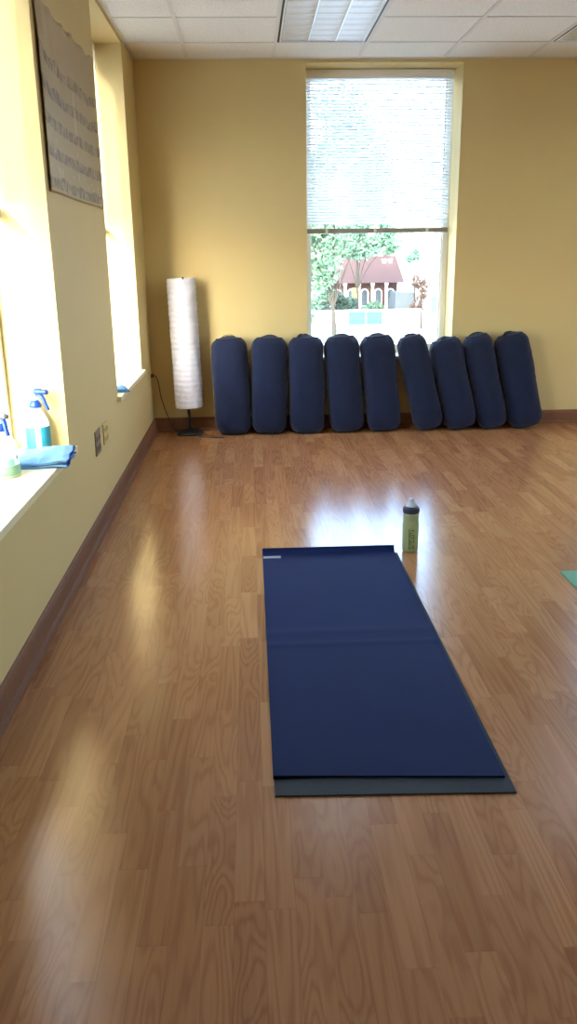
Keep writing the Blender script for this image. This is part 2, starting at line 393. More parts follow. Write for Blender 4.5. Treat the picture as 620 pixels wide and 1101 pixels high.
# windows: frame, pane, sill ; local frame: u along wall, w outward
def make_window(idx, a, b, axis):
    rec = RL if axis == 'x' else RB
    T = (lambda u, w, z: (XL-w, u, z)) if axis == 'x' else (lambda u, w, z: (u, D+w, z))
    def bx(mb, u0, w0, z0, u1, w1, z1):
        p, q = T(u0, w0, z0), T(u1, w1, z1)
        mb.box(min(p[0],q[0]), min(p[1],q[1]), min(p[2],q[2]), max(p[0],q[0]), max(p[1],q[1]), max(p[2],q[2]))
    root = bpy.data.objects.new('window_%d' % idx, None); C.objects.link(root); struct(root)
    root.location = T((a+b)/2, rec, SILL); off = Vector(root.location)
    def place(o): o.parent = root; o.matrix_parent_inverse = Matrix.Translation(-off); return struct(o)
    f = MB(); fw = .042; z0, z1 = SILL, SOF
    bx(f, a, rec, z0, a+fw, rec+.06, z1); bx(f, b-fw, rec, z0, b, rec+.06, z1)
    bx(f, a+fw, rec, z0, b-fw, rec+.06, z0+.05); bx(f, a+fw, rec, z1-.05, b-fw, rec+.06, z1)
    # inner glazing bead
    g = .012; ia, ib, ja, jb = a+fw, b-fw, z0+.05, z1-.05
    bx(f, ia, rec+.02, ja, ia+g, rec+.05, jb); bx(f, ib-g, rec+.02, ja, ib, rec+.05, jb)
    bx(f, ia+g, rec+.02, ja, ib-g, rec+.05, ja+g); bx(f, ia+g, rec+.02, jb-g, ib-g, rec+.05, jb)
    place(f.build('window_frame', 'frame'))
    p = MB(); bx(p, ia+.003, rec+.032, ja+.003, ib-.003, rec+.038, jb-.003); place(p.build('pane', 'pane'))
    s = MB(); bx(s, a+.001, -.002, z0-.001, b-.001, rec, z0+.004); bx(s, a-.04, -.026, z0-.022, b+.04, 0, z0+.004)
    place(s.build('window_sill', 'sill'))
for i, (a, b) in enumerate(WL): make_window(i+1, a, b, 'x')
for i, (a, b) in enumerate(WR_FILL):  # added windows, out of view, letting in fill light
    root = bpy.data.objects.new('window_%d' % (i+5), None); C.objects.link(root); struct(root); root.location = (XR+.12, (a+b)/2, SILL)
    q = MB(); w_, h_ = (b-a)/2, SOF-SILL
    for y0, z0, y1, z1 in ((-w_,0,-w_+.045,h_),(w_-.045,0,w_,h_),(-w_+.045,0,w_-.045,.05),(-w_+.045,h_-.05,w_-.045,h_)): q.box(-.03, y0, z0, .03, y1, z1)
    struct(q.build('window_frame', 'frame', root))
    q = MB(); q.box(-.003, -w_+.046, .051, .003, w_-.046, h_-.051); struct(q.build('pane', 'pane', root))
    q = MB(); q.box(-.146, -w_-.04, -.022, -.12, w_+.04, .004); q.box(-.12, -w_+.001, -.001, -.031, w_-.001, .004); struct(q.build('window_sill', 'sill', root))
for i, (a, b) in enumerate(WB): make_window(i+3, a, b, 'y')

# ------------------------------------------------------------------ window blinds
def make_blind(a, b, axis, label, zb=1.475, tilt=46):
    rec = (RL if axis == 'x' else RB) - .045
    base = Vector((XL-rec, (a+b)/2, 0)) if axis == 'x' else Vector(((a+b)/2, D+rec, 0))
    hw = (b-a)/2-.014
    rot = (0, 0, PI/2) if axis == 'x' else (0, 0, 0)          # local x along wall, local y outward
    top = SOF
    t = thing('window_blind', label, 'blind', (base.x, base.y, zb), rot, None)
    L = top-zb
    h = MB(); h.box(-hw, -.014, L-.042, hw, .014, L-.002); h.build('headrail', 'blind', t, bevel=.002)
    v = MB(); v.box(-hw+.004, -.02, L-.062, hw-.004, -.0155, L-.006); v.build('valance', 'blind', t, bevel=.002)
    s = MB(); pitch = .0215; n = int((L-.05-.05)/pitch); c, sn = math.cos(math.radians(tilt)), math.sin(math.radians(tilt))
    for k in range(n):
        z = L-.055-k*pitch; rs = []
        for u in (-hw+.006, hw-.006):
            ring = []
            for q in range(5):                         # shallow crowned slat, real thickness
                w = (q/4-.5)*.025; cr = .002*(1-(2*q/4-1)**2)
                ring.append((u, w*c-cr*sn, z+w*sn+cr*c))
            for q in reversed(range(5)):
                w = (q/4-.5)*.025; cr = .002*(1-(2*q/4-1)**2)-.0005
                ring.append((u, w*c-cr*sn, z+w*sn+cr*c))
            rs.append(ring)
        s.rings(rs)
    s.build('slats', 'slat', t)
    r = MB(); r.box(-hw+.004, -.013, 0, hw-.004, .013, .036); rail = r.build('bottom_rail', 'rail', t, bevel=.003)
    for u in (-hw*.72, -.02, hw*.70):
        q = MB(); q.box(u-.011, -.0148, -.0015, u+.011, .0148, .0375); q.build('rail_clip', 'railclip', rail, bevel=.001)
    for u in (-hw*.72, -.02, hw*.70):
        q = MB()
        for w in (-.0142, .0142): q.tube([(u, w, .02), (u, w, L-.04)], .0007, 5)
        q.build('ladder_cord', 'cord', t)
    q = MB(); q.tube([(hw-.06, -.024, L-.03), (hw-.058, -.025, L-.7)], .0035, 6); q.build('tilt_wand', 'cord', t)
    return t
make_blind(WB[0][0], WB[0][1], 'y', 'white slatted blind half lowered over the back wall window behind the bolsters')
make_blind(WL[0][0], WL[0][1], 'x', 'white blind, only the end of its rail showing, in window above spray bottles', tilt=62)
make_blind(WL[1][0], WL[1][1], 'x', 'white slatted blind inside the recess of left wall window nearest the corner', tilt=62)

# ------------------------------------------------------------------ recessed ceiling lights
def make_troffer(tx, ty, label):
    t = thing('ceiling_light', label, 'ceiling light', (tx+P/2, ty+P, H-.004), (0,0,0), 'recessed ceiling lights')
    hx, hy = P/2-.013, P-.013
    g = MB()
    for (x0,y0,x1,y1) in ((-hx,-hy,-hx+.012,hy),(hx-.012,-hy,hx,hy),(-hx+.012,-hy,hx-.012,-hy+.012),(-hx+.012,hy-.012,hx-.012,hy)): g.box(x0,y0,.001,x1,y1,.03)
    g.build('shadow_gap', 'gap_shade', t)
    f = MB(); a, b = hx-.012, hy-.012
    for (x0,y0,x1,y1) in ((-a,-b,-a+.010,b),(a-.010,-b,a,b),(-a+.010,-b,a-.010,-b+.010),(-a+.010,b-.010,a-.010,b)): f.box(x0,y0,-.001,x1,y1,.10)
    f.build('frame', 'troffer', t)
    h = MB(); h.box(-a, -b, .118, a, b, .125); h.box(-a, -b, .10, -a+.004, b, .118); h.box(a-.004, -b, .10, a, b, .118); h.build('housing', 'troffer', t)
    # parabolic louver: three bays long, nine cells each
    iw = a-.010; bw = 2*iw/3; n = 9; cl = 2*(b-.010)/n
    lv = MB()
    def blade(p0, p1, w_top, w_bot):        # V section blade from p0 to p1 (concave sides)
        p0, p1 = Vector(p0), Vector(p1); d = (p1-p0).normalized(); sd = Vector((-d.y, d.x, 0))
        sec = []
        K = 6
        for q in range(K+1):
            z = q/K; w = w_bot+(w_top-w_bot)*z**2.2; sec.append((w, z*.07))
        sec2 = sec+[(-w, z) for w, z in reversed(sec)]
        lv.rings([[p+sd*w+Vector((0,0,z+.002)) for w, z in sec2] for p in (p0, p1)])
    for k in range(4):
        x = -iw+bw*k; blade((x, -b+.011, 0), (x, b-.011, 0), .034, .004)
    for bay in range(3):
        for k in range(n+1):
            y = -b+.011+cl*k*(2*(b-.011))/(2*(b-.010)); blade((-iw+bw*bay+.003, y, 0), (-iw+bw*(bay+1)-.003, y, 0), .022, .0025)
    lv.build('louver', 'louver', t, smooth=False)
    for bay in range(3):
        q = MB(); x = -iw+bw*(bay+.5); q.tube([(x, -b+.03, .095), (x, b-.03, .095)], .0125, 14); q.build('fluorescent_tube', 'tube', t, smooth=True)
make_troffer(*troffers[0], 'recessed louvered ceiling light directly above the back window, three bays wide')
make_troffer(*troffers[1], 'recessed ceiling light with only a dark corner showing at upper right edge')

# ------------------------------------------------------------------ bolsters
B0 = [(-.146,.140),(.132,.134),(.423,.128),(.726,.121),(1.015,.115),(1.353,.108),(1.613,.102),(1.866,.097),(2.132,.091)]
T0 = [(-.167,.763),(.148,.757),(.415,.756),(.680,.759),(.952,.768),(1.194,.778),(1.455,.739),(1.700,.779),(1.963,.786)]
BW = [.285,.280,.274,.276,.273,.234,.257,.230,.268]
BY = [6.392,6.390,6.380,6.392,6.392,6.385,6.392,6.395,6.396]
BL = ['upright navy bolster at the left end of the row, next to white floor lamp',
      'plump navy bolster standing second from the floor lamp in the row',
      'navy bolster under the left edge of the back window, dark flap on top',
      'navy bolster below the back window, third from the window side of the lamp end',
      'navy bolster centred in the row, four bolsters to each side of it',
      'slim navy bolster leaning left under the right half of window, gap beside its foot',
      'wide low navy bolster under right edge of window, shorter than both neighbours',
      'narrow navy bolster tilted left, second from the right end of row',
      'tilted navy bolster at the right end of the row, against bare wall']
BL[3] = 'navy bolster fourth from floor lamp, wholly under the left half of window'
def bolster_xsec(th, W, Dp, e=2.35):
    c, s = math.cos(th), math.sin(th)
    return (math.copysign(abs(c)**(2/e), c)*W/2, math.copysign(abs(s)**(2/e), s)*Dp/2)
def make_bolster(i):
    rnd = random.Random(40+i)
    bx, bz = B0[i]; tx, tz = T0[i]; W = BW[i]; Dp = .232
    ang = math.atan2(tx-bx, tz-bz)
    L = .728 if i != 6 else .700
    lean = .030
    fx = bx-math.tan(ang)*bz
    t = thing('bolster', BL[i], 'bolster', (fx, BY[i], 0), (0,0,0), 'navy bolsters leaning along the back wall')
    R = Matrix.Rotation(ang, 3, 'Y') @ Matrix.Rotation(-lean, 3, 'X')
    seed = Vector((i*7.3, i*3.1, 0))
    K, SEG = 40, 56
    def surf(s, th):
        # s 0..1 along; rounded ends
        z = s*L
        e = min(z, L-z); rr = .085
        shoulder = 1.0 if e >= rr else (1-.50*(1-math.sqrt(max(0, 1-((rr-e)/rr)**2))))
        sag = .985+.015*math.sin(PI*z/L)
        x, y = bolster_xsec(th, W, Dp)
        n = noise.noise(Vector((math.cos(th)*1.6, math.sin(th)*1.6, z*5))+seed)*.008-.003
        wr = noise.noise(Vector((math.cos(th)*3.0, math.sin(th)*3.0, z*26))+seed)*.0035*(1+1.2*math.exp(-e/.07))
        k = shoulder*sag*(1+(n+wr)/(W/2))
        return Vector((x*k, y*k, z))
    rings = []
    svals = [0,.004,.010,.018,.028,.042,.06]+[.06+.88*k/K for k in range(1, K)]+[.94,.958,.972,.982,.990,.996,1]
    for s in svals:
        rings.append([surf(s, 2*PI*j/SEG) for j in range(SEG)])
    # domed, gathered ends
    def cap(ring, zdir):
        out = []; z0 = ring[0].z
        for q, f in enumerate((.86,.66,.42,.18,.03)):
            dome = .014*(1-f*f)
            out.append([Vector((p.x*f, p.y*f, z0+zdir*(dome+.003*(1-f)*math.sin(9*2*PI*j/SEG+i)))) for j, p in enumerate(ring)])
        return out
    top = cap(rings[-1], 1); bot = cap(rings[0], .25)
    rings = list(reversed(bot))+rings+top
    zmin = min((R @ p).z for r in rings for p in r)
    sh = Vector((0, 0, -zmin))
    mb = MB(); mb.rings([[R @ p+sh for p in r] for r in rings]); mb.build('cover', 'navy', t, smooth=True)
    # piping round each end
    for nm, s in (('top_piping', .990), ('bottom_piping', .012)):
        pts = [surf(s, 2*PI*j/SEG) for j in range(SEG)]
        k = MB(); r = .0035; rs = []
        for j in range(SEG+1):
            p = pts[j % SEG]; o = Vector((p.x, p.y, 0)).normalized()
            rs.append([R @ (p+r*(math.cos(a)*o+math.sin(a)*Vector((0,0,1))))+sh for a in (0, PI/3, 2*PI/3, PI, 4*PI/3, 5*PI/3)])
        k.rings(rs, False, False); k.build('end_piping', 'navy_seam', t, smooth=True)
    # carrying handle lying across the top panel
    ztop = L+.016; a0 = rnd.uniform(-.5, .5) + (.9 if i in (2, 6, 8) else 0)
    d = Vector((math.cos(a0), math.sin(a0), 0)); sd = Vector((-d.y, d.x, 0)); hl = .055 if i not in (2, 5, 8) else .075
    hgt = .004 if i not in (0, 2, 8) else .009
    pts = []
    for q in range(13):
        f = q/12*2-1
        pts.append(d*(hl*f)+Vector((-.02 if i in (2, 8) else 0, -.01, ztop-.012*f*f-.002+hgt*(1-f**4))))
    k = MB(); rs = []
    for p in pts: rs.append([R @ (p+sd*u+Vector((0,0,w)))+sh for u, w in ((-.014,-.0015),(.014,-.0015),(.014,.0015),(-.014,.0015))])
    k.rings(rs); k.build('handle', 'navy_seam', t, smooth=False)
for i in range(9): make_bolster(i)

# ------------------------------------------------------------------ floor lamp
lx, ly = -.486, 6.428
t = thing('floor_lamp', 'white paper cylinder floor lamp on black stand in the room corner', 'lamp', (lx, ly, 0))
b = MB()
def rsq(hw, hd, z, n=40, e=4):
    out = []
    for j in range(n):
        a = 2*PI*j/n; c, s = math.cos(a), math.sin(a)
        out.append((math.copysign(abs(c)**(2/e), c)*hw, math.copysign(abs(s)**(2/e), s)*hd, z))
    return out
b.rings([rsq(.098,.095,0), rsq(.102,.098,.004), rsq(.102,.098,.014), rsq(.096,.092,.019), rsq(.062,.058,.030), rsq(.022,.022,.037,e=2), rsq(.016,.016,.05,e=2)])
b.build('base', 'black', t, smooth=True)
p = MB(); p.tube([(0,0,.045),(0,0,1.13)], .0085, 14); p.lathe([(.004,1.13),(.012,1.135),(.012,1.15),(.006,1.158)], 12); p.build('pole', 'black', t, smooth=True)
tf = MB()
for a in (0, PI/2, PI, 3*PI/2):
    tf.tube([(0,0,1.150),(-.015+.1*math.cos(a), .1*math.sin(a), 1.158)], .0022, 6)
tf.lathe([(.002,1.15),(.009,1.153),(.009,1.172),(.003,1.178)], 10, (.006,-.095,0))
tf.build('shade_carrier', 'black', t)
s = MB(); rs = []; z0, z1, K, SEG = .212, 1.167, 150, 72
def shade_pt(z, a, r0):
    f = (z-z0)/(z1-z0); wires = 24
    rib = .0042*abs(math.sin(PI*wires*f+.5*math.sin(3*a)*.4))
    n = .004*noise.noise(Vector((math.cos(a)*2.2, math.sin(a)*2.2, z*16)))+.0024*noise.noise(Vector((math.cos(a)*6, math.sin(a)*6, z*40)))
    r = r0-.002+rib+n; sx = .002-.018*f
    return (sx+r*math.cos(a), r*math.sin(a), z+(.004*math.cos(a) if f > .99 or f < .01 else 0))
for k in range(K+1):
    z = z0+(z1-z0)*k/K; rs.append([shade_pt(z, 2*PI*j/SEG, .1055) for j in range(SEG)])
for k in range(K, -1, -10):
    z = z0+(z1-z0)*k/K; rs.append([shade_pt(z, 2*PI*j/SEG, .1035) for j in range(SEG)])
rs.append(rs[0]); s.rings(rs, False, False); s.build('lamp_shade', 'paper', t, smooth=True)
for bz in (.45, .85):
    q = MB(); q.lathe([(.004,-.05),(.013,-.045),(.014,-.02),(.022,.0),(.031,.03),(.030,.05),(.018,.068),(.004,.073)], 18, (.026,0,bz)); q.build('bulb', 'spray_white', t, smooth=True)
c = MB(); W = lambda x, y, z: (x-lx, y-ly, z)
c.tube(smooth_pts([W(-.748,6.425,.455), W(-.728,6.428,.45), W(-.712,6.44,.40), W(-.703,6.46,.30), W(-.690,6.475,.235), W(-.665,6.47,.155), W(-.615,6.44,.045), W(-.585,6.41,.012), W(-.575,6.40,.006)]), .0034, 8)
c.tube(smooth_pts([W(-.494,6.415,.30), W(-.498,6.40,.19), W(-.475,6.395,.11), W(-.445,6.385,.055), W(-.40,6.37,.02), W(-.345,6.335,.004), W(-.300,6.272,.004), W(-.235,6.245,.004), W(-.225,6.232,.004), W(-.29,6.238,.004), W(-.365,6.27,.004), W(-.41,6.29,.004)]), .0034, 8)
c.build('power_cord', 'cable', t, smooth=True)
q = MB(); q.box(-.7655-lx, 6.412-ly, .444, -.742-lx, 6.438-ly, .468); q.build('plug', 'cable', t, bevel=.004)

# ------------------------------------------------------------------ wall plates
def plate(loc, label, wy, hz, mat, kind):
    t = thing('wall_outlet', label, 'outlet', loc)
    m = MB(); m.box(0, -wy/2, -hz/2, .006, wy/2, hz/2); m.build('cover_plate', mat, t, bevel=.0025)
    for s in ((-1, 1) if kind != 'single' else (0,)):
        cy = s*wy*.24
        for z in (-.026, .022):
            r = MB(); r.box(.005, cy-.017, z-.014, .009, cy+.017, z+.014); rec = r.build('receptacle', 'plate_dark' if kind == 'brown' else mat, t, bevel=.003)
            k = MB(); k.box(.008, cy-.008, z-.005, .0095, cy-.0055, z+.006); k.box(.008, cy+.0055, z-.005, .0095, cy+.008, z+.006); k.box(.008, cy-.002, z-.010, .0095, cy+.002, z-.007); k.build('slot', 'slot', rec)
plate((XL, 4.105, .447), 'mauve brown wall outlet low on the left wall, nearer of two plates', .135, .122, 'plate_brown', 'brown')
plate((XL, 4.335, .447), 'cream wall outlet low on the left wall, beside the mauve brown plate', .125, .108, 'plate_cream', 'cream')
plate((XL, 6.425, .432), 'small cream wall outlet under window sill corner where lamp cord plugs in', .070, .114, 'plate_cream', 'single')

# ------------------------------------------------------------------ wall chart (poster)
t = thing('wall_chart', 'wrinkled taupe chart printed with rows of dark figures, on pier between windows', 'poster', (XL, 4.16, 1.95))
NY, NZ = 60, 40; y0, y1 = 3.530, 4.790
def chart_pt(u, v, back):
    y = y0+(y1-y0)*u
    zb = 1.574-.006*u+.002*math.sin(u*9)
    zt = 2.262+.005*math.sin(u*14)+.012*u+.004*math.sin(u*37)+.028*max(0, u-.86)/.14*1
    zt += .05*max(0, .12-u)/.12
    z = zb+(zt-zb)*v
    off = .005+.006*(1-u)**6+.004*math.sin(u*6+v*3)*v
    off += v**3*(.006*math.sin(u*38+6*v)+.010*noise.noise(Vector((u*11, v*5, 2))))*(.4+.6*(1-u))
    off = max(.003, off)
    y += .010*math.sin(v*7)*(1 if u > .5 else .3)*u
    return (off-(0.0016 if back else 0), y-4.16, z-1.95)
m = MB(); idx = {}
for back in (0, 1):
    for i in range(NY+1):
        for k in range(NZ+1):
            idx[back, i, k] = len(m.v); m.v.append(chart_pt(i/NY, k/NZ, back))
for back in (0, 1):
    for i in range(NY):
        for k in range(NZ):
            q = (idx[back,i,k], idx[back,i+1,k], idx[back,i+1,k+1], idx[back,i,k+1]); m.f.append(q if not back else q[::-1])
for i in range(NY):
    for k in (0, NZ): m.f.append((idx[0,i,k], idx[0,i+1,k], idx[1,i+1,k], idx[1,i,k]))
for k in range(NZ):
    for i in (0, NY): m.f.append((idx[0,i,k], idx[0,i,k+1], idx[1,i,k+1], idx[1,i,k]))
o = m.build('chart_sheet', 'chart', t, smooth=True)
uvl = o.data.uv_layers.new(name='UVMap')
inv = {}
for (bk, i, k), n in idx.items(): inv[n] = (i/NY, k/NZ)
for lp in o.data.loops: uvl.data[lp.index].uv = inv[lp.vertex_index]
for (u, v) in ((.02,.97),(.5,.98),(.985,.97),(.985,.03)):
    p = chart_pt(u, v, 0); q = MB(); q.rings([[(p[0]+dx, p[1]+.005*math.cos(a), p[2]+.005*math.sin(a)) for a in [2*PI*j/12 for j in range(12)]] for dx in (.0005,.004,.006)]); q.build('push_pin', 'plate_cream', t, smooth=True)

# ------------------------------------------------------------------ yoga mats
def mat_sheet(name, mat, parent, x0, x1, prof, thick, edge=lambda x, s: 0, xs_n=12):
    """prof: list of (y, z, ny, nz) along the length; sheet with thickness"""
    mb = MB(); rs = []
    X = [x0+(x1-x0)*k/xs_n for k in range(xs_n+1)]
    for i, (y, z, ny, nz) in enumerate(prof):
        s = i/(len(prof)-1)
        topv = [(x, y+edge(x, s)+ny*thick, z+nz*thick) for x in X]; botv = [(x, y+edge(x, s), z) for x in reversed(X)]
        rs.append(topv+botv)
    mb.rings(rs); return mb.build(name, mat, parent, smooth=False)
t = thing('yoga_mat', 'charcoal grey yoga mat lying under the blue one, near edge showing', 'yoga mat', (.34, 2.7, 0))
def flat_prof(y0, y1, n, z=lambda y: 0): return [(y0+(y1-y0)*k/n, z(y0+(y1-y0)*k/n), 0, 1) for k in range(n+1)]
o = mat_sheet('mat_sheet', 'mat_grey', t, .033-.34, .650-.34, [(y-2.7, z, a, b) for y, z, a, b in flat_prof(1.812, 3.60, 40)], .0052, edge=lambda x, s: (-.012*(x/.31) if s < .02 else 0))
t['group'] = 'stacked yoga mats'
t2 = thing('yoga_mat', 'navy blue yoga mat spread on the wood floor, far edge curled up', 'yoga mat', (.34, 2.7, .0055))
t2['group'] = 'stacked yoga mats'
def ridge(y):
    return .0026*math.exp(-((y-2.665)/.020)**2)+.0024*math.exp(-((y-2.765)/.028)**2)+.002*math.exp(-((y-2.72)/.07)**2)
pr = [(y-2.7, z, a, b) for y, z, a, b in flat_prof(1.880, 3.585, 160, ridge)]
R = .030
for k in range(1, 15):                                         # far end curls upward
    a = (k/14)*math.radians(74); y = 3.585+R*math.sin(a); z = R*(1-math.cos(a))
    pr.append((y-2.7, z, -math.sin(a), math.cos(a)))
a = math.radians(74)
pr.append((3.585+R*math.sin(a)+.010*math.cos(a)-2.7, R*(1-math.cos(a))+.010*math.sin(a), -math.sin(a), math.cos(a)))
o = mat_sheet('mat_sheet', 'mat_blue', t2, .030-.34, .637-.34, pr, .0062, edge=lambda x, s: (-.020*(x/.31) if s < .004 else 0))
q = MB(); q.box(.033-.34, 3.548-2.7, .0063, .112-.34, 3.576-2.7, .0072); q.build('label_tag', 'tag', t2)
t3 = thing('yoga_mat', 'pale green yoga mat, one corner showing at the right of frame', 'yoga mat', (1.61, 2.4, 0))
o = mat_sheet('mat_sheet', 'mat_green', t3, 1.307-1.61, 1.917-1.61, [(y-2.4, z, a, b) for y, z, a, b in flat_prof(1.48, 3.306, 20)], .006)

# ------------------------------------------------------------------ drinking bottle
t = thing('water_bottle', 'green squeeze bottle with charcoal lid standing beside the blue mat', 'bottle', (.716, 3.633, 0))
b = MB(); b.lathe([(.026,0),(.031,.001),(.0355,.006),(.0365,.014),(.0368,.06),(.0372,.115),(.0376,.135),(.0362,.143),(.0342,.148),(.0342,.158),(.0355,.164),(.0352,.180),(.0345,.188)], 48); b.build('bottle_body', 'poly_green', t, smooth=True)
l = MB(); l.lathe([(.034,.186),(.0362,.187),(.0366,.190),(.0366,.208),(.0355,.213),(.032,.216),(.0295,.2175)], 48); lid = l.build('lid', 'bot_lid', t, smooth=True)
g = MB()
for j in range(30):
    a = 2*PI*j/30; c, s = math.cos(a), math.sin(a)
    g.tube([(.0366*c,.0366*s,.190),(.0366*c,.0366*s,.208)], .0012, 5)
g.build('grip_ribs', 'bot_lid', lid)
n = MB(); n.lathe([(.029,.2165),(.026,.222),(.0195,.230),(.015,.236),(.013,.243),(.0135,.247),(.0125,.252),(.008,.254)], 32); n.build('spout', 'nozzle', t, smooth=True)
# dark green printed lettering running down the side (a column of strokes wrapped on the body)
k = MB(); face = math.atan2(-3.633, -.716)+.22
def patch(a0, a1, z0, z1, r=.0375):
    n = 5
    rs = []
    for q in range(n+1):
        a = face+a0+(a1-a0)*q/n; c, s = math.cos(a), math.sin(a)
        rs.append([(r*c*f, r*s*f, z) for z, f in ((z0,1),(z0,1.012),(z1,1.012),(z1,1))])
    k.rings(rs)
patch(-.42, -.32, .018, .118)
zz = .112
for j, (w, bars) in enumerate([(1,(0,2)),(1,(1,)),(1,(0,1,2)),(1,(0,2)),(1,(1,2)),(1,(0,1)),(1,(2,)),(1,(0,1,2))]):
    patch(-.26, .26 if 0 in bars else .05, zz-.0030, zz)
    if 1 in bars: patch(-.26, -.16, zz-.0095, zz-.003)
    if 2 in bars: patch(.14, .26, zz-.0095, zz-.003)
    zz -= .0118
k.build('printed_lettering', 'bot_mark', t)
k = MB(); patch(-.30, -.02, .124, .134, .0376); k.build('printed_badge', 'poly_green', t)

# ------------------------------------------------------------------ spray bottles
def spray_bottle(loc, rz, label, first):
    t = thing('spray_bottle', label, 'spray bottle', loc, (0,0,rz), 'spray bottles on the near window sill')
    R = .050 if not first else .053
    t.scale = (1, 1, .90) if first else (1, 1, .97)
    b = MB(); b.lathe([(R-.006,0),(R-.001,.003),(R,.010),(R,.055),(R,.105),(R-.001,.120),(R-.007,.140),(R-.018,.160),(R-.026,.175),(.0185,.186),(.0165,.192),(.0165,.196)], 44)
    body = b.build('bottle_body', 'poly', t, smooth=True)
    if first:
        q = MB(); q.lathe([(R+.0004,.012),(R+.0004,.052)], 44, cap0=False, cap1=False)
        q = MB(); q.lathe([(R-.004,.002),(R+.0003,.011),(R+.0004,.050),(R-.002,.0505)], 44); q.build('liquid', 'liquid', t, smooth=True)
    # label panels: curved patches
    def lab(a0, a1, z0, z1, mat, nm, off=.0006):
        k = MB(); rs = []
        for j in range(15):
            a = a0+(a1-a0)*j/14; c, s = math.cos(a), math.sin(a); r1 = R+off
            rs.append([(r1*c, r1*s, z0), ((r1+.0005)*c, (r1+.0005)*s, z0), ((r1+.0005)*c, (r1+.0005)*s, z1), (r1*c, r1*s, z1)])
        k.rings(rs); k.build(nm, mat, t, smooth=False)
    if not first:
        lab(-2.30, -1.22, .018, .110, 'label_teal', 'label_panel'); lab(-.80, .35, .018, .110, 'label_teal', 'label_panel')
        lab(-1.14, -.88, .040, .066, 'label_pale', 'label_strip')
    else:
        lab(-1.2, .3, .052, .080, 'label_pale', 'label_panel')
        lab(.52, .64, .076, .090, 'label_mark', 'label_emblem', .0008); 
    c = MB(); c.lathe([(.0225,.188),(.0245,.190),(.0245,.199),(.020,.210),(.0155,.217),(.010,.219)], 32); cap = c.build('screw_cap', 'cap_blue', t, smooth=True)
    g = MB()
    for j in range(24):
        a = 2*PI*j/24; g.tube([(.0245*math.cos(a), .0245*math.sin(a), .190), (.0245*math.cos(a), .0245*math.sin(a), .199)], .0009, 5)
    g.build('cap_ribs', 'cap_blue', cap)
    # sprayer head: white shroud along local +x, blue nozzle and trigger
    s = MB(); s.tube([(0,0,.215),(0,0,.232)], .0085, 12)
    sec = [(-.034,.236,.010,.006),(-.030,.243,.012,.011),(-.010,.249,.013,.014),(.012,.252,.012,.013),(.032,.254,.010,.010),(.034,.254,.010,.010)]
    s.rings([[(x, hw*math.cos(2*PI*j/16), z+hh*math.sin(2*PI*j/16)) for j in range(16)] for x, z, hw, hh in sec]); s.build('sprayer_head', 'spray_white', t, smooth=True)
    nz = MB(); nz.rings([[(x, r*math.cos(2*PI*j/12), .254+r*math.sin(2*PI*j/12)) for j in range(12)] for x, r in ((.002,.0125),(.008,.0152),(.032,.0145),(.038,.0105),(.046,.0105),(.060,.0105),(.062,.008))]); nz.build('nozzle', 'cap_blue' if not first else 'spray_grey', t, smooth=True)
    tr = MB(); path = smooth_pts([(.010,0,.247),(.026,0,.240),(.040,0,.224),(.048,0,.204),(.060,0,.178)], 5); rs = []
    for q, p in enumerate(path):
        f = q/(len(path)-1); w = .0105-.003*f; h = .0115-.006*f
        tt = (path[min(q+1, len(path)-1)]-path[max(q-1, 0)]).normalized(); nn = Vector((-tt.z, 0, tt.x))
        rs.append([p+Vector((0, w*math.cos(2*PI*j/10), 0))+nn*(h*math.sin(2*PI*j/10)) for j in range(10)])
    tr.rings(rs); tr.build('trigger', 'cap_blue', t, smooth=True)
    dt = MB(); dt.tube([(0,0,.012),(.002,0,.1),(0,0,.216)], .0028, 6); dt.build('dip_tube', 'spray_white', t)
spray_bottle((-.910, 3.02, SILL+.004), -.9, 'spray bottle of pale green liquid on sill, nearer one cut by picture edge', True)
spray_bottle((-.884, 3.428, SILL+.004), -.30, 'teal labelled spray bottle with blue cap behind the folded blue cloth', False)

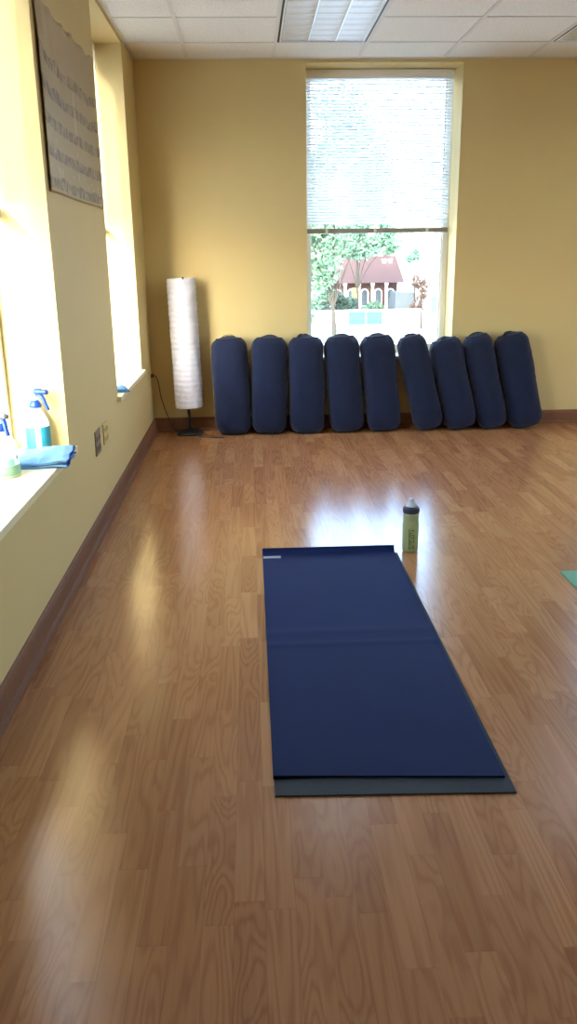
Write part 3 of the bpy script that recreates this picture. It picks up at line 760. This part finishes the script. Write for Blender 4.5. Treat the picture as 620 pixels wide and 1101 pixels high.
# ------------------------------------------------------------------ cloths
def folded_cloth(name, label, loc, rz, wx, wy, layers, seed, gap=.013, group=None):
    """one cloth folded back and forth on itself, loosely, so every layer lies at its own height and slant"""
    t = thing(name, label, 'cloth', loc, (0,0,rz), group)
    rnd = random.Random(seed)
    ends = [(rnd.uniform(-.30, .02)*wx if l % 2 else 0, rnd.uniform(-.035, .035)) for l in range(layers)]
    zz = [0]
    for l in range(1, layers): zz.append(zz[-1]+gap*rnd.uniform(.55, 1.35))
    path = []                                                  # (x, layer index as float, end offset weight)
    n = 22
    for l in range(layers):
        seq = [k/n for k in range(n+1)]
        if l % 2: seq = seq[::-1]
        for q in seq: path.append((q, float(l), 0))
        if l < layers-1:
            for k in range(1, 7):
                a = k/7; path.append((seq[-1], l+a, math.sin(PI*a)))
    NYY = 30; th = .0042; rs = []; hems = []
    def pt(q, lf, w, y):
        l = int(min(lf, layers-1)); f = lf-l; l2 = min(l+1, layers-1)
        z = zz[l]*(1-f)+zz[l2]*f
        sgn = 1 if q > .5 else -1
        e = (ends[l][0]*(1-f)+ends[l2][0]*f)*(q if q > .5 else 0)
        x = -wx/2+wx*q+e+sgn*w*.011
        x += .020*noise.noise(Vector((y*9+seed, lf*1.7, 3)))*q
        lift = lf/max(1, layers-1)
        z += .010*noise.noise(Vector((x*13, y*13, seed+lf*.25)))*lift*1.6+.004*noise.noise(Vector((x*34, y*34, seed+lf)))*min(1, lf)
        z += .010*lift*math.sin(q*2.6+1)*math.cos(y*7+seed)
        z *= .62+.5*min(1, max(0, .5+y/wy))*1.0 if lf > 0 else 1
        yy = y*(1-.16*q*lift)+.014*lift*math.sin(x*20+seed)
        return Vector((x, yy, max(z, 0)+.0024))
    for i in range(NYY+1):
        y = -wy/2+wy*i/NYY
        mid = [pt(q, lf, w, y) for q, lf, w in path]
        ring_a, ring_b = [], []
        for k, p in enumerate(mid):
            tg = mid[min(k+1, len(mid)-1)]-mid[max(k-1, 0)]; nn = Vector((-tg.z, 0, tg.x))
            if nn.length < 1e-6: nn = Vector((0,0,1))
            nn.normalize(); ring_a.append(p+nn*th/2); ring_b.append(p-nn*th/2)
        rs.append([Vector((p.x, p.y, max(p.z, .0003))) for p in ring_a+ring_b[::-1]])
    m = MB(); m.rings(rs); o = m.build('folded_sheet', 'cloth', t, smooth=True)
    for l in range(0, layers-1, 2):                            # dark stitched hem along the folded room-side edges
        pts = [pt(1, l+.5, 1.18, -wy/2+wy*i/NYY) for i in range(NYY+1)]
        k = MB(); k.tube(pts, .0042, 8); k.build('hem', 'cloth_edge', t, smooth=True)
    return t
folded_cloth('cleaning_cloth', 'folded blue cleaning cloth hanging over the near sill edge beside spray bottles', (-.826, 3.235, SILL+.0045), .06, .215, .25, 4, 3)
folded_cloth('cleaning_cloth', 'small folded blue cloth on the far window sill, partly behind the pier', (-.835, 5.02, SILL+.0045), .25, .15, .17, 3, 8)

# ------------------------------------------------------------------ outside
GZ = -4.1
g = MB(); g.box(-60, 8.5, GZ-.3, 120, 200, GZ); g.box(-60, -60, GZ-.3, XL-TH-.6, 8.5, GZ); struct(g.build('ground', 'concrete'))
def make_tree(name, label, base, trunk_h, blobs, leaf, n, size, seed, group='trees outside the back window'):
    rnd = random.Random(seed); t = thing(name, label, 'tree', base, (0,0,0), group)
    tr = MB(); tr.tube(smooth_pts([(0,0,0),(.05,0,trunk_h*.4),(-.05,.05,trunk_h*.8),(.0,0,trunk_h*1.25)]), [.15*max(.25, 1-.75*k/24) for k in range(25)], 10)
    for bx, by, bz, br in blobs:
        tr.tube(smooth_pts([(0,0,trunk_h*.6),(bx*.4,by*.4,trunk_h*.7+(bz-trunk_h*.7)*.5),(bx,by,bz)], 5), [.05*max(.2, 1-.8*k/10) for k in range(11)], 6)
    tr.build('trunk', 'bark', t, smooth=True)
    m = MB(); tot = sum(b[3]**2 for b in blobs)
    for bx, by, bz, br in blobs:
        for _ in range(int(n*br*br/tot)):
            d = Vector((rnd.gauss(0,1), rnd.gauss(0,1), rnd.gauss(0,1))).normalized()*br*(rnd.random()**.45)
            p = Vector((bx, by, bz))+Vector((d.x, d.y, d.z*.8))
            if noise.noise(p*.55+Vector((seed,0,0))) < -.10: continue
            a = Vector((rnd.gauss(0,1), rnd.gauss(0,1), rnd.gauss(0,1))).normalized(); b = a.orthogonal().normalized(); s = size*rnd.uniform(.6, 1.3)
            c = a.cross(b)*.12*s
            m.quad(p-a*s*.5, p+b*s*.3+c, p+a*s*.5, p-b*s*.3+c)
    m.build('crown', leaf, t, fix=False)
make_tree('shade_tree', 'tall leafy green tree filling the left half of back window view', (3.9, 40, GZ), 5.0,
          [(0,0,9.0,2.8),(-1.8,.5,7.2,2.2),(1.9,-.4,7.0,2.0),(.2,0,11.0,1.9),(-.6,.3,6.0,1.6),(-2.2,0,9.6,1.8),(1.7,.4,9.3,1.6),(-.9,-.3,4.8,1.3),(-.75,-.2,3.4,1.0),(-.5,.2,2.2,.9)], 'leaf', 13000, .28, 2)
make_tree('shade_tree', 'dense green tree standing in front of the brick house roof', (8.3, 66, GZ), 4.6,
          [(0,0,6.3,1.9),(1.5,.3,6.8,1.5),(-1.5,0,6.2,1.6),(.6,0,8.2,1.6),(2.3,0,6.0,.9)], 'leaf2', 9000, .34, 7)
make_tree('sapling', 'small sparse green tree top against the pale sky right of house', (15.8, 82, GZ), 3.0,
          [(0,0,5.3,.65),(.6,0,5.0,.5),(-.5,0,4.9,.45)], 'leaf2', 420, .42, 11)
make_tree('sapling', 'thin reddish tree beside the pale building across the street', (12.75, 63.5, GZ), 1.9,
          [(0,0,3.3,.8),(.3,0,2.3,.7),(-.3,0,1.5,.6),(.2,0,4.2,.5)], 'leaf_red', 420, .34, 13)
make_tree('shrub', 'low green shrub at the foot of the brick house', (10.5, 71.5, GZ), .6, [(0,0,1.0,.8),(.8,0,.8,.7),(-.7,0,.8,.6)], 'leaf', 900, .28, 17)

make_tree('shrub', 'added bushy shrub coloured as dark shade behind the low wall, under the tall green tree', (5.4, 63, GZ), .8, [(0,0,1.9,1.0),(.5,.1,2.5,.7),(-.5,0,1.5,.8)], 'leaf_shade', 1500, .26, 19)  # this shrub and the next are added to make a patch of shade
make_tree('shrub', 'added rounded shrub coloured as shade between the tall tree and the brick house porch', (7.0, 64.5, GZ), .8, [(0,0,1.5,1.0),(.6,.1,1.9,.6),(-.4,0,2.2,.7)], 'leaf_shade', 1500, .26, 23)
t = thing('brick_house', 'brown brick house with white porch columns seen beyond the trees', 'house', (10.3, 76, GZ))
w = MB(); w.box(-3.2, 0, 0, 2.8, 7, 3.3); w.build('wall', 'brick', t)
r = MB(); r.rings([[(-3.6,-1.9,3.0),(3.1,-1.9,3.0),(3.1,7.4,3.0),(-3.6,7.4,3.0)],[(-1.5,2.0,5.2),(2.9,2.0,5.2),(2.9,3.2,5.2),(-1.5,3.2,5.2)]]); roof = r.build('roof', 'roof', t)
c = MB(); c.box(1.9, 2.0, 4.6, 2.45, 2.6, 5.9); c.build('chimney', 'brick', roof)
for x in (1.75, 2.3):
    c = MB(); c.box(x-.16, .95, 4.35, x+.16, 1.6, 4.95); c.build('dormer', 'house_trim', roof)
for x in (-3.2,-2.0,-.8,.4,1.6,2.75):
    c = MB(); c.lathe([(.20,0),(.20,.12),(.13,.16),(.11,2.75),(.18,2.85),(.18,3.0)], 14, (x,-1.5,0)); c.build('porch_column', 'house_trim', t, smooth=True)
for x in (-2.5,-1.3,-.1,1.1,2.2):
    f = MB(); pts = [(x-.36,.9),(x+.36,.9)]+[(x+.36*math.cos(a), 2.1+.36*math.sin(a)) for a in [PI*k/10 for k in range(11)]]
    f.rings([[(px, y, pz) for px, pz in pts] for y in (-.05, .05)]); fr = f.build('window', 'house_trim', t)
    q = MB(); pts = [(x-.26,1.0),(x+.26,1.0)]+[(x+.26*math.cos(a), 2.1+.26*math.sin(a)) for a in [PI*k/10 for k in range(11)]]
    q.rings([[(px, y, pz) for px, pz in pts] for y in (-.06, .0)]); q.build('pane', 'house_glass', fr)
t = thing('low_wall', 'long white low wall with teal and pale blue panels across the street', 'wall', (8.3, 60, GZ))
w = MB(); w.box(-6, 0, 0, 3.73, .3, 1.56); w.box(-6, -.05, 1.56, 3.73, .35, 1.64); w.build('wall_body', 'concrete', t)
for x0, x1, z0, z1, mt in ((-1.35,-.18,.62,1.52,'teal_panel'),(-.10,1.05,.62,1.52,'teal_panel'),(1.9,3.66,.06,1.55,'blue_panel')):
    q = MB(); q.box(x0, -.06, z0, x1, .0, z1); q.build('panel', mt, t, bevel=.02)
t = thing('pale_building', 'bright white building with grey windows at the right side of window view', 'building', (17.5, 66, GZ))
w = MB(); w.box(-3.9, 0, 0, 8, 2.8, 9); w.build('wall', 'house_white', t)
for z in (1.0, 3.5, 6.0):
    for x in (-3.22, -1.4, .4, 2.2, 4.0):
        f = MB(); f.box(x-.33, -.06, z-.06, x+.33, .05, z+1.3); fr = f.build('window', 'house_trim', t)
        q = MB(); q.box(x-.26, -.08, z, x+.26, -.03, z+1.24); q.build('pane', 'house_glass', fr)
t = thing('parked_truck', 'small grey box truck parked beyond the low wall', 'truck', (12.5, 69, GZ), (0,0,0))
w = MB(); w.box(-.75, 0, .5, .75, 2.6, 2.4); w.build('cargo_box', 'tin', t, bevel=.05)
w = MB(); w.rings([[(x,2.62,.5),(x,3.9,.5),(x,3.9,1.1),(x,3.4,1.9),(x,2.62,1.95)] for x in (-.7,.7)]); w.build('cab', 'tin', t)
for y in (.6, 3.2):
    for x in (-.72, .5):
        q = MB(); q.rings([[(xx, y+.36*math.cos(a), .36+.36*math.sin(a)) for a in [2*PI*k/20 for k in range(20)]] for xx in (x, x+.22)]); q.build('wheel', 'tyre', t)
t = thing('street_sign', 'small yellow sign on a post in front of the brick house', 'sign', (8.65, 70, GZ))
q = MB(); q.tube([(0,0,0),(0,0,2.6)], .05, 8); q.build('post', 'tin', t)
q = MB(); q.rings([[(.42*math.cos(a), y, 2.35+.55*math.sin(a)) for a in [PI/4+PI/2*k for k in range(4)]] for y in (-.08,-.05)]); q.build('sign_face', 'yellow', t)

# ------------------------------------------------------------------ light
w = bpy.data.worlds.new('World'); bpy.context.scene.world = w; w.use_nodes = True
nt = w.node_tree; bg = nt.nodes['Background']
sky = nt.nodes.new('ShaderNodeTexSky'); sky.sky_type = 'NISHITA'; sky.sun_disc = False
sd = Vector((.235, .95, -.22)).normalized()                     # direction sunlight travels
sky.sun_elevation = math.radians(32); sky.sun_rotation = math.atan2(-sd.x, -sd.y)
sky.air_density = 1.0; sky.dust_density = 2.5; sky.ozone_density = 1.0
nt.links.new(sky.outputs[0], bg.inputs[0]); bg.inputs[1].default_value = .55
sl = bpy.data.lights.new('sun', 'SUN'); sl.energy = 1.7; sl.angle = math.radians(1.2); sl.color = (1, .95, .86)
so = bpy.data.objects.new('sun', sl); C.objects.link(so); so.rotation_euler = sd.to_track_quat('-Z', 'Y').to_euler(); so.location = (-4, -10, 12)
def portal(loc, rot, sx, sy):
    l = bpy.data.lights.new('daylight_portal', 'AREA'); l.shape = 'RECTANGLE'; l.size = sx; l.size_y = sy; l.cycles.is_portal = True
    o = bpy.data.objects.new('daylight_portal', l); C.objects.link(o); o.location = loc; o.rotation_euler = rot
zc, zh = (SILL+SOF)/2, SOF-SILL
for a, b in WL: portal((XL-TH-.02, (a+b)/2, zc), (0, -PI/2, 0), zh, b-a)
for a, b in WR_FILL: portal((XR+.22, (a+b)/2, zc), (0, PI/2, 0), zh, b-a)
for a, b in WB: portal(((a+b)/2, D+TH+.02, zc), (-PI/2, 0, 0), b-a, zh)

# ------------------------------------------------------------------ camera
f, h = 897.6, 1.3244
fw = Vector((.04020415, .95475677, -.29465768)); r = Vector((.99886113, -.04598607, -.01271696)); u = Vector((.02569175, .29381082, .95551825))
cd = bpy.data.cameras.new('camera'); cd.sensor_fit = 'VERTICAL'; cd.sensor_height = 36; cd.lens = f/1101*36; cd.clip_start = .05; cd.clip_end = 500
co = bpy.data.objects.new('camera', cd); C.objects.link(co)
m = Matrix.Identity(4)
for i in range(3): m[i][0], m[i][1], m[i][2], m[i][3] = r[i], u[i], -fw[i], (0, 0, h)[i]
co.matrix_world = m
S = bpy.context.scene; S.camera = co
vs = S.view_settings; vs.view_transform = 'Standard'; vs.look = 'None'; vs.gamma = 1; vs.use_curve_mapping = False; vs.exposure = 2.58
cy = S.cycles; cy.use_denoising = True; cy.max_bounces = 12; cy.diffuse_bounces = 8; cy.transparent_max_bounces = 24; cy.sample_clamp_indirect = 6
cy.caustics_reflective = False; cy.caustics_refractive = False
